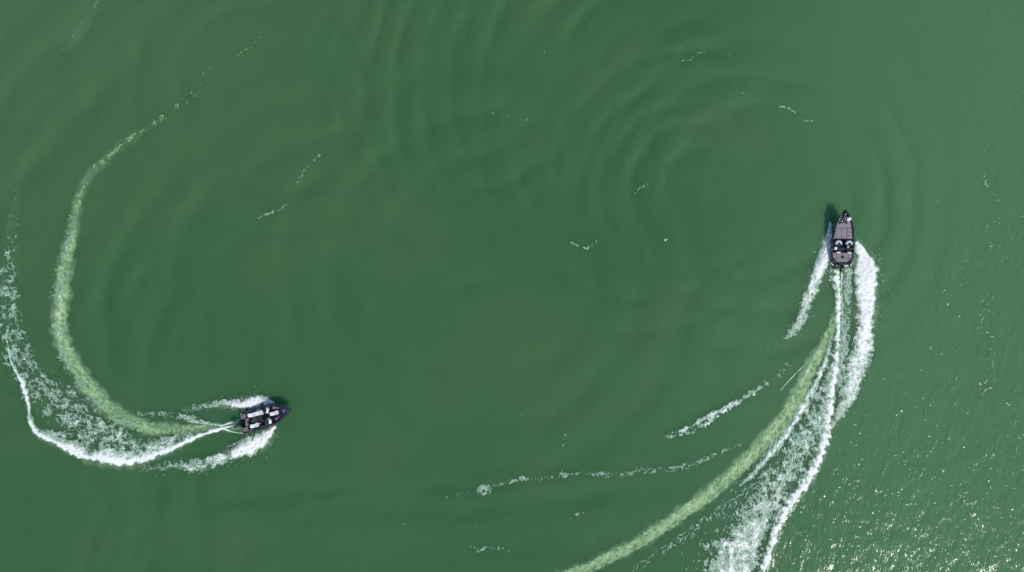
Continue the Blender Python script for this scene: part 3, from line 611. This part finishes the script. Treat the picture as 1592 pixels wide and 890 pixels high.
class Boat:
    """local axes: x forward from the transom, y to port, z up from the water"""
    def __init__(self, name, label, beam, length, sheer, group, cap=.11):
        self.root = bpy.data.objects.new(name, None); C.objects.link(self.root)
        self.root['label'] = label; self.root['category'] = 'boat'; self.root['group'] = group
        self.beam, self.L, self.sheer, self.cap = beam, length, sheer, cap
    def b(self, f_): return interp(self.beam, f_)
    def zs(self, f_): return interp(self.sheer, f_)
    def hull(self, stations):
        V, F = [], []; prof = len(stations)
        for f_ in stations:
            bb = self.b(f_); z = self.zs(f_); k = f_ / self.L; rise = .34 * max(0, k - .55) ** 1.6 * 3
            zk = -.26 + rise * 1.25; zc = -.05 + rise; zc = min(zc, z - .12); zk = min(zk, z - .2)
            sec = [(0, zk), (bb * .42, zk + (zc - zk) * .45), (bb * .86, zc), (bb * .90, zc + .05), (bb * .985, z - .13), (bb, z - .06), (bb, z)]
            for s in (1, -1):
                for y, zz in sec: V.append((f_, s * y, zz))
        n = 7
        for i in range(prof - 1):
            for s in (0, 1):
                o0 = i * 14 + s * 7; o1 = (i + 1) * 14 + s * 7
                for k in range(n - 1): F.append((o0 + k, o0 + k + 1, o1 + k + 1, o1 + k))
        F.append((0, 1, 2, 3, 4, 5, 6, 13, 12, 11, 10, 9, 8, 7))                  # transom
        e = (prof - 1) * 14; F.append(tuple(e + k for k in (6, 5, 4, 3, 2, 1, 0, 7, 8, 9, 10, 11, 12, 13)))
        o = mk('hull', V, F, 'hull', self.root, 0, True)
        b_ = bmesh.new(); b_.from_mesh(o.data); bmesh.ops.remove_doubles(b_, verts=b_.verts, dist=.002); bmesh.ops.recalc_face_normals(b_, faces=b_.faces); b_.to_mesh(o.data); b_.free()
        for p in o.data.polygons: p.use_smooth = abs(p.normal.x) < .9
        # spray rails along the topsides
        for s in (1, -1):
            mk('rub_rail', *tube([(f_, s * (self.b(f_) + .005), self.zs(f_) - .04) for f_ in stations], .022, 6), 'black', self.root, 0, True)
        return o
    def edge(self, f0, f1, inset, n=9):
        fs = [f0 + (f1 - f0) * k / (n - 1) for k in range(n)]
        right = [(f_, -max(.03, self.b(f_) - inset)) for f_ in fs]; left = [(f_, max(.03, self.b(f_) - inset)) for f_ in fs[::-1]]
        return right + left
    def gunwale(self, f0, f1, mname='hull', n=22):
        for s in (1, -1):
            V, F = [], []
            for i in range(n):
                f_ = f0 + (f1 - f0) * i / (n - 1); bb = self.b(f_); z = self.zs(f_); inn = max(.012, bb - self.cap)
                V += [(f_, s * (bb + .006), z - .05), (f_, s * (bb - .01), z + .025), (f_, s * (inn + .015), z + .032), (f_, s * inn, z - .16)]
                if i:
                    o0 = (i - 1) * 4; o1 = i * 4
                    for k in range(3): F.append((o0 + k, o0 + k + 1, o1 + k + 1, o1 + k))
            F.append((0, 1, 2, 3)); F.append(((n - 1) * 4 + 3, (n - 1) * 4 + 2, (n - 1) * 4 + 1, (n - 1) * 4))
            mk('gunwale', V, F, mname, self.root, 0, True)
    def deck(self, name, f0, f1, z0, z1, inset, m, n=9, bevel=.006): return mk(name, *prism(self.edge(f0, f1, inset, n), z0, z1), m, self.root, bevel)
    def part(self, name, VF, m, parent=None, bevel=.0, smooth=False): return mk(name, VF[0], VF[1], m, parent or self.root, bevel, smooth)
    def pad(self, poly, z, m='deck', name='deck_panel', t=.03): return self.part(name, prism(poly, z - .015, z + t), m, None, .006)
    def outboard(self, x, z, y=0, turn=0, accent='white'):
        g = Matrix.Translation((x, y, z)) @ Matrix.Rotation(turn, 4, 'Z')
        def T(VF): return [tuple(g @ Vector(v)) for v in VF[0]], VF[1]
        # cowling: rounded loft, wide at the front and tapering aft
        V, F = [], []; N = 16
        rings = [(-.10, .30, .13, .0), (.02, .36, .20, -.02), (.18, .37, .215, -.03), (.32, .34, .20, -.03), (.40, .27, .15, -.02), (.43, .14, .07, -.01)]
        for h, lx, ly, sh in rings:
            for k in range(N):
                a = 6.2832 * k / N; ca, sa = math.cos(a), math.sin(a)
                V.append((-.30 + sh + lx * math.copysign(abs(ca) ** .75, ca), ly * math.copysign(abs(sa) ** .75, sa) * (1 + .12 * ca), h))
        for i in range(len(rings) - 1):
            for k in range(N): F.append((i * N + k, i * N + (k + 1) % N, (i + 1) * N + (k + 1) % N, (i + 1) * N + k))
        F.append(tuple(range(N))[::-1]); F.append(tuple(range((len(rings) - 1) * N, len(rings) * N)))
        o = self.part('outboard_motor', T((V, F)), 'black', None, 0, True)
        self.part('cowling_badge', T(prism(circ(-.36, .04, .055, 10), .40, .437)), accent, o)
        self.part('midsection', T(prism(rrect(-.36, -.14, -.08, .08, .05), -.75, -.09)), 'black', o)
        self.part('mounting_bracket', T(prism(rect(-.12, .06, -.14, .14), -.35, .05)), 'black', o, .01)
        self.part('cavitation_plate', T(prism(rrect(-.55, -.1, -.13, .13, .06), -.74, -.72)), 'black', o)
        return o
    def seat(self, x, y, z, m='white', ln_=.44, wd=.46, back=.5, recline=.42, label=None):
        """a folding boat seat with a padded bottom and a reclined back"""
        s = self.part('seat', prism(circ(x, y, .14, 12), z - .22, z + .02), 'black', None, .01)
        if label: s['label'] = label
        c = self.part('seat_cushion', prism(rrect(x - ln_ / 2, x + ln_ / 2, y - wd / 2, y + wd / 2, .10), z, z + .11, .94), m, s, .02, True)
        for k in (-1, 1):
            self.part('bolster', prism(rrect(x - ln_ * .38, x + ln_ * .44, y + k * wd * .36 - .05, y + k * wd * .36 + .05, .045), z + .09, z + .15, .9), m, s, .012, True)
        bx = x - ln_ / 2 - .03
        self.part('backrest', prism(rrect(bx - .10, bx + .02, y - wd * .46, y + wd * .46, .05), z + .06, z + back, .92, (-recline, 0)), m, s, .02, True)
        self.part('headrest_roll', prism(rrect(bx - .10 - recline, bx + .01 - recline, y - wd * .28, y + wd * .28, .05), z + back - .03, z + back + .05, .95), m, s, .015, True)
        return s

GROUP = 'motorboats crossing the green water'
# ---- right boat ----------------------------------------------------------------
RB = Boat('bass_boat', 'dark bass boat with grey deck panels and two white console hoods, heading straight up', 
          [(0, .80), (.18, 1.0), (.42, 1.13), (1.6, 1.16), (2.7, 1.10), (3.97, .95), (4.86, .70), (5.22, .53), (5.54, .32), (5.82, .13), (5.93, .06)],
          5.93, [(0, .46), (2.0, .52), (4, .62), (5.93, .74)], GROUP, .13)
b_ = RB
b_.hull([0, .18, .42, 1, 1.6, 2.2, 2.7, 3.3, 3.97, 4.5, 4.86, 5.22, 5.54, 5.82, 5.93])
b_.gunwale(.05, 5.9)
b_.deck('fore_deck', 2.72, 5.75, .30, .565, .09, 'black', 16)
b_.deck('cockpit_floor', 1.27, 2.74, .10, .20, .08, 'floor')
b_.deck('aft_deck', .06, 1.28, .25, .485, .09, 'black', 10)
zf = .585
for y0, y1 in ((.27, .72), (-.27, .22)):
    l = b_.pad(rrect(2.80, 3.92, y0, y1, .04), zf, 'deck', 'hatch_lid', .035)
    b_.part('handle', prism(rrect(2.86, 2.95, (y0 + y1) / 2 - .05, (y0 + y1) / 2 + .05, .03), zf + .03, zf + .045), 'black', l)
for f0, f1 in ((2.80, 3.12), (3.16, 3.50), (3.54, 3.92)):
    b_.pad([(f0, -.32), (f0, -(b_.b(f0) - .23)), (f1, -(b_.b(f1) - .23)), (f1, -.32)], zf)
b_.pad([(2.80, .76), (2.80, b_.b(2.8) - .13), (3.92, b_.b(3.92) - .13), (3.92, .76)][::-1], zf)
bowp = [(3.97, -(b_.b(3.97) - .22)), (4.4, -(b_.b(4.4) - .22)), (4.82, -(b_.b(4.82) - .22)), (4.82, .05), (4.5, .12), (4.4, b_.b(4.4) - .14), (3.97, b_.b(3.97) - .14)]
b_.pad(bowp, zf)
b_.pad([(4.86, -.5), (5.15, -.40), (5.15, -.02), (4.86, .02)][::-1], zf)
za = .505
b_.pad(rrect(.24, .66, -.56, .56, .03), za, 'deck2'); b_.pad(rrect(.69, 1.24, -.56, -.02, .03), za, 'deck2'); b_.pad(rrect(.69, 1.24, .01, .56, .03), za, 'deck2')
for s in (1, -1):
    b_.pad([(x, s * y) for x, y in ((.34, .60), (.62, .86), (.62, .60))], za, 'deck2'); b_.pad([(x, s * y) for x, y in ((.66, .60), (.66, .90), (1.22, 1.0), (1.22, .60))], za, 'deck2')
p = b_.part('seat_pedestal', prism(circ(.76, -.06, .17, 16), za, za + .10, .8), 'black', None, .012)
b_.part('pedestal_cap', prism(circ(.74, -.09, .075, 12), za + .1, za + .14), 'green', p, .008)
def hood(cx, cy, parent):
    V, F = [], []; n = 15
    for i in range(n):
        a = R(-98 + 196 * i / (n - 1)); c_, s_ = math.cos(a), math.sin(a)
        for rr, z in ((.39, .60), (.28, .86), (.17, .86), (.26, .60)): V.append((cx + rr * 1.15 * c_, cy + rr * s_, z))
        if i:
            for k in range(4): F.append(((i - 1) * 4 + k, (i - 1) * 4 + (k + 1) % 4, i * 4 + (k + 1) % 4, i * 4 + k))
    F += [(0, 1, 2, 3), tuple((n - 1) * 4 + k for k in (3, 2, 1, 0))]
    return b_.part('console_hood', (V, F), 'screen', parent, 0, True)
for cy in (.50, -.56):
    c_ = b_.part('console', prism(rrect(2.02, 2.70, cy - .40, cy + .40, .14), .15, .60, .95), 'black', None, .02)
    hood(2.22, cy, c_)
    b_.part('instrument_panel', prism(rrect(2.08, 2.34, cy - .20, cy + .20, .05), .59, .68, .9), 'console', c_, .01)
    if cy < 0:
        w_ = b_.part('steering_wheel', tube([(1.95 + .06 * math.sin(t), cy + .17 * math.cos(t), .62 + .15 * math.sin(t)) for t in np.linspace(0, 6.2832, 19)], .018, 6), 'metal', c_, 0, True)
        b_.part('throttle_lever', tube([(1.86, -.92, .50), (1.80, -.93, .62), (1.70, -.90, .66)], .022, 6), 'metal', c_, 0, True)
for cy in (.52, -.58):
    s = b_.part('seat', prism(rrect(1.34, 1.86, cy - .33, cy + .33, .10), .20, .42, .95), 'black', None, .02)
    b_.part('seat_cushion', prism(rrect(1.44, 1.86, cy - .28, cy + .28, .09), .42, .50, .95), 'floor', s, .015)
    b_.part('backrest', prism(rrect(1.30, 1.44, cy - .31, cy + .31, .05), .40, .74, .92, (-.04, 0)), 'black', s, .015)
    b_.part('backrest_trim', prism(rrect(1.21, 1.35, cy - .20 - .06, cy + .20 - .06, .04), .735, .79, .95), 'white', s, .01)
b_.part('centre_seat', prism(rrect(1.34, 1.82, -.24, .18, .06), .20, .43), 'floor', None, .02)
s = b_.part('armrest', prism(rrect(1.52, 1.88, .56, .88, .10), .44, .56, .85), 'white', None, .02); s['label'] = 'white padded cushion on the port seat'
b_.part('rod_rest', prism(rrect(1.80, 2.02, -.62, -.42, .05), .40, .50, .8), 'white', None, .015)
# bow: electric trolling motor folded across the deck, white display beside it
t_ = b_.part('trolling_motor', tube([(5.86, -.02, .80), (5.5, .06, .84), (5.05, .20, .82), (4.62, .28, .78)], [.05, .06, .055, .05], 8), 'black', None, 0, True)
b_.part('motor_head', prism(rrect(4.66, 4.98, .24, .58, .10), .66, .86, .8), 'black', t_, .02)
b_.part('head_ring', tube([(4.82 + .19 * math.cos(t), .42 + .17 * math.sin(t), .84) for t in np.linspace(0, 6.2832, 17)], .03, 6), 'metal', t_, 0, True)
b_.part('mount', prism([(5.0, -.10), (5.75, -.14), (5.92, -.05), (5.92, .05), (5.3, .28), (5.0, .30)], .60, .74), 'black', t_, .015)
b_.part('mount_arm', tube([(5.15, .32, .78), (5.34, .14, .80), (5.12, .02, .78), (4.7, -.02, .70)], .028, 6), 'metal', t_, 0, True)
b_.part('lower_unit', tube([(4.78, .02, .66), (4.60, -.12, .66), (4.42, -.24, .66)], [.04, .085, .05], 10), 'black', t_, 0, True)
b_.part('propeller', add(prism(rect(4.40, 4.46, -.32, -.14), .62, .76), prism(rect(4.36, 4.5, -.26, -.2), .66, .7)), 'green', t_, .005)
b_.part('nose_light', prism(circ(5.45, .02, .055, 10), .83, .90), 'white', t_, .01)
d_ = b_.part('display_mount', tube([(5.3, -.06, .74), (5.12, -.2, .78), (4.98, -.32, .76)], .03, 6), 'metal', None, 0, True)
def rot(poly, cx, cy, a): ca, sa = math.cos(a), math.sin(a); return [(cx + x * ca - y * sa, cy + x * sa + y * ca) for x, y in poly]
q_ = b_.part('chart_display', prism(rot(rrect(-.17, .17, -.21, .21, .03), 4.93, -.40, R(35)), .76, .83), 'white', None, .012)
b_.part('display_glass', prism(rot(rrect(-.10, .10, -.13, .13, .02), 4.93, -.40, R(35)), .828, .836), 'screen', q_)
# stern
def strip(pts, wd, z0, z1):
    V, F = [], []
    for i, p_ in enumerate(pts):
        V += [(p_[0], p_[1], z0), (p_[0], p_[1], z1), (p_[0] - wd, p_[1] * .97, z1), (p_[0] - wd, p_[1] * .97, z0)]
        if i:
            for k in range(4): F.append(((i - 1) * 4 + k, (i - 1) * 4 + (k + 1) % 4, i * 4 + (k + 1) % 4, i * 4 + k))
    F += [(0, 1, 2, 3), tuple((len(pts) - 1) * 4 + k for k in (3, 2, 1, 0))]; return V, F
b_.part('transom_bumper', strip([(.34, 1.17), (.10, 1.06), (-.10, .80), (-.11, .30)], .15, .16, .40), 'white', None, .012)
b_.part('transom_bumper', strip([(-.11, -.30), (-.10, -.80), (.10, -1.06), (.34, -1.17)], .15, .16, .40), 'white', None, .012)
b_.part('splash_well', prism(rrect(-.16, .16, -.30, .30, .06), .20, .44), 'console', None, .015)
for s, y in ((1, .72), (-1, -.80)):
    a_ = b_.part('anchor_pole', tube([(-.06, y, .40), (-.34, y, .46), (-.44, y - .10, .44), (-.47, y - .26, .40)], .04, 8), 'black', None, 0, True)
    b_.part('pole_bracket', prism(rect(-.16, .02, y - .07, y + .07), .10, .42), 'black', a_, .01)
b_.outboard(-.18, .52, -.08, R(-14), 'amber')

# ---- left boat -----------------------------------------------------------------
LB = Boat('fishing_boat', 'dark navy fishing boat with white folding seats, heading right in a tight turn',
          [(0, 1.10), (1, 1.14), (2, 1.15), (3, 1.16), (3.95, 1.13), (4.4, 1.0), (4.8, .81), (5.15, .60), (5.45, .42), (5.7, .24), (5.92, .04)],
          5.92, [(0, .50), (2.0, .56), (4, .68), (5.92, .86)], GROUP, .15)
b_ = LB
b_.hull([0, .5, 1, 1.6, 2.2, 2.7, 3.3, 3.8, 4.2, 4.5, 4.8, 5.05, 5.3, 5.5, 5.7, 5.92])
b_.gunwale(.03, 5.88)
b_.deck('cockpit_floor', .30, 3.62, .08, .18, .12, 'floor')
b_.deck('bow_cockpit', 3.58, 4.85, .20, .40, .14, 'floor')
b_.deck('bow_cap', 4.80, 5.86, .45, .76, .02, 'hull', 10, .012)
b_.pad([(5.10, -.24), (5.42, -.10), (5.42, .06), (5.10, .12)], .765, 'deck_dark', 'anchor_hatch')
# aft: raised corner decks and bench pads
for s in (1, -1):
    b_.part('aft_corner', prism([(x, s * y) for x, y in ((.04, .45), (.04, .96), (.70, 1.0), (.70, .45))], .15, .46), 'black', None, .012)
    b_.pad([(x, s * y) for x, y in ((.07, .48), (.07, .92), (.66, .96), (.66, .48))], .475, 'deck_dark')
b_.part('bait_well', prism(rrect(.34, .80, -.42, .42, .05), .15, .42), 'black', None, .012)
b_.pad(rrect(.42, .76, -.40, .06, .04), .435, 'deck_dark', 'well_lid'); b_.pad(rrect(.50, .92, .08, .42, .04), .435, 'deck_dark', 'well_lid')
b_.part('tool_tray', prism(rrect(.86, 1.22, -.30, .06, .04), .16, .36), 'console', None, .015)
b_.part('cool_box', prism(rrect(1.28, 1.82, -.28, .24, .07), .16, .52, .96), 'console', None, .02)
b_.part('cool_box_latch', prism(rrect(1.74, 1.80, -.05, .05, .02), .52, .54), 'metal')
b_.pad(rrect(.74, 1.06, .62, .92, .04), .36, 'deck_dark', 'side_pad')
b_.part('side_pocket', prism(rrect(1.95, 2.45, .88, 1.0, .03), .40, .56), 'deck_dark', None, .01)
b_.part('side_pocket', prism(rrect(2.1, 2.7, -1.0, -.90, .03), .40, .56), 'deck_dark', None, .01)
b_.part('side_pocket', prism(rrect(.5, 1.3, -1.0, -.90, .03), .40, .55), 'deck_dark', None, .01)
# consoles with white wind shields
for cy, s in ((.60, 1), (-.60, -1)):
    c_ = b_.part('console', prism(rrect(2.86, 3.50, cy - .36, cy + .34, .09), .16, .70, .93), 'console', None, .02)
    b_.part('dashboard', prism(rrect(2.84, 3.12, cy - .30, cy + .30, .05), .69, .76, .9), 'floor', c_, .012)
    V, F = [], []; n = 9
    for i in range(n):
        k = -1 + 2 * i / (n - 1); y = cy + k * .36; x = 3.60 - .16 * k * k + (.04 * s * k); top = .98 - .10 * k * k
        V += [(x, y, .66), (x - .17, cy + k * .30, top), (x - .19, cy + k * .30, top), (x - .03, y, .66)]
        if i:
            for q in range(4): F.append(((i - 1) * 4 + q, (i - 1) * 4 + (q + 1) % 4, i * 4 + (q + 1) % 4, i * 4 + q))
    F += [(0, 1, 2, 3), tuple((n - 1) * 4 + q for q in (3, 2, 1, 0))]
    b_.part('windshield', (V, F), 'screen', c_, 0, True)
    if s < 0:
        b_.part('steering_wheel', tube([(2.78 + .07 * math.sin(t), cy + .17 * math.cos(t), .66 + .14 * math.sin(t)) for t in np.linspace(0, 6.2832, 19)], .02, 6), 'black', c_, 0, True)
        b_.part('grab_rail', tube([(2.84, -.93, .72), (3.0, -.95, .78), (3.34, -.94, .78), (3.46, -.92, .72)], .03, 8), 'metal', c_, 0, True)
    else:
        b_.part('glove_box', prism(rrect(2.88, 3.02, cy - .2, cy + .2, .03), .755, .775), 'black', c_)
b_.part('walkthrough_door', prism(rrect(3.30, 3.36, -.24, .24, .02), .18, .62), 'console', None, .008)
# seats
b_.seat(2.52, .58, .36, 'white', .44, .50, .52, .16, 'white passenger seat, forward one of the two on the port side')
b_.seat(1.70, .62, .36, 'white', .46, .48, .50, .22, 'white seat behind the port passenger seat')
b_.seat(1.68, -.60, .36, 'white', .46, .46, .52, .20, 'white helm seat on the starboard side')
b_.seat(4.22, .04, .46, 'white', .46, .44, .50, .20, 'white seat in the bow cockpit')
b_.part('key_float', prism(rrect(2.02, 2.16, -.62, -.46, .05), .40, .58, .8), 'pink', None, .02)
# bow cockpit pads
for s in (1, -1):
    b_.part('bow_bench', prism([(x, s * y) for x, y in ((3.66, .44), (3.66, .92), (4.2, .82), (4.66, .58), (4.66, .34))], .38, .54), 'black', None, .012)
    b_.pad([(x, s * y) for x, y in ((3.95, .48), (3.95, .84), (4.22, .77), (4.40, .66), (4.40, .48))], .555, 'deck_dark', 'bench_pad')
    b_.pad([(x, s * y) for x, y in ((4.44, .40), (4.44, .64), (4.64, .54), (4.64, .36))], .555, 'deck_dark', 'bench_pad')
b_.pad(rrect(4.66, 4.80, -.30, .30, .03), .50, 'deck_dark', 'bow_step')
b_.part('nav_light', prism(rrect(.10, .34, 1.0, 1.10, .03), .53, .62, .8), 'pink', None, .01)
b_.part('swim_ladder', add(tube([(.02, -.36, .40), (-.10, -.36, .44), (-.10, -.58, .44), (.02, -.58, .40)], .02, 6), tube([(-.05, -.36, .43), (-.05, -.58, .43)], .015, 6)), 'metal', None, 0, True)
b_.part('cleat', tube([(5.5, -.02, .80), (5.56, 0, .84), (5.62, .02, .80)], .02, 6), 'metal', None, 0, True)
for s in (1, -1): b_.part('cleat', tube([(.85, s * 1.06, .55), (.95, s * 1.06, .59), (1.05, s * 1.06, .55)], .02, 6), 'metal', None, 0, True)
b_.outboard(-.06, .58, .02, R(8), 'white')

def place(bt, stern_px, bow_px, roll, pitch, z):
    a = Vector((wx(stern_px[0]), wy(stern_px[1]))); c = Vector((wx(bow_px[0]), wy(bow_px[1]))); d = c - a
    yaw = math.atan2(d.y, d.x)
    bt.root.matrix_world = Matrix.Translation((a.x, a.y, z)) @ Matrix.Rotation(yaw, 4, 'Z') @ Matrix.Rotation(-pitch, 4, 'Y') @ Matrix.Rotation(roll, 4, 'X')
place(RB, (1306.0, 410.5), (1307.0, 328.0), R(-14), R(6), .18)
place(LB, (380, 659), (461, 633), R(-12), R(5.0), .18)
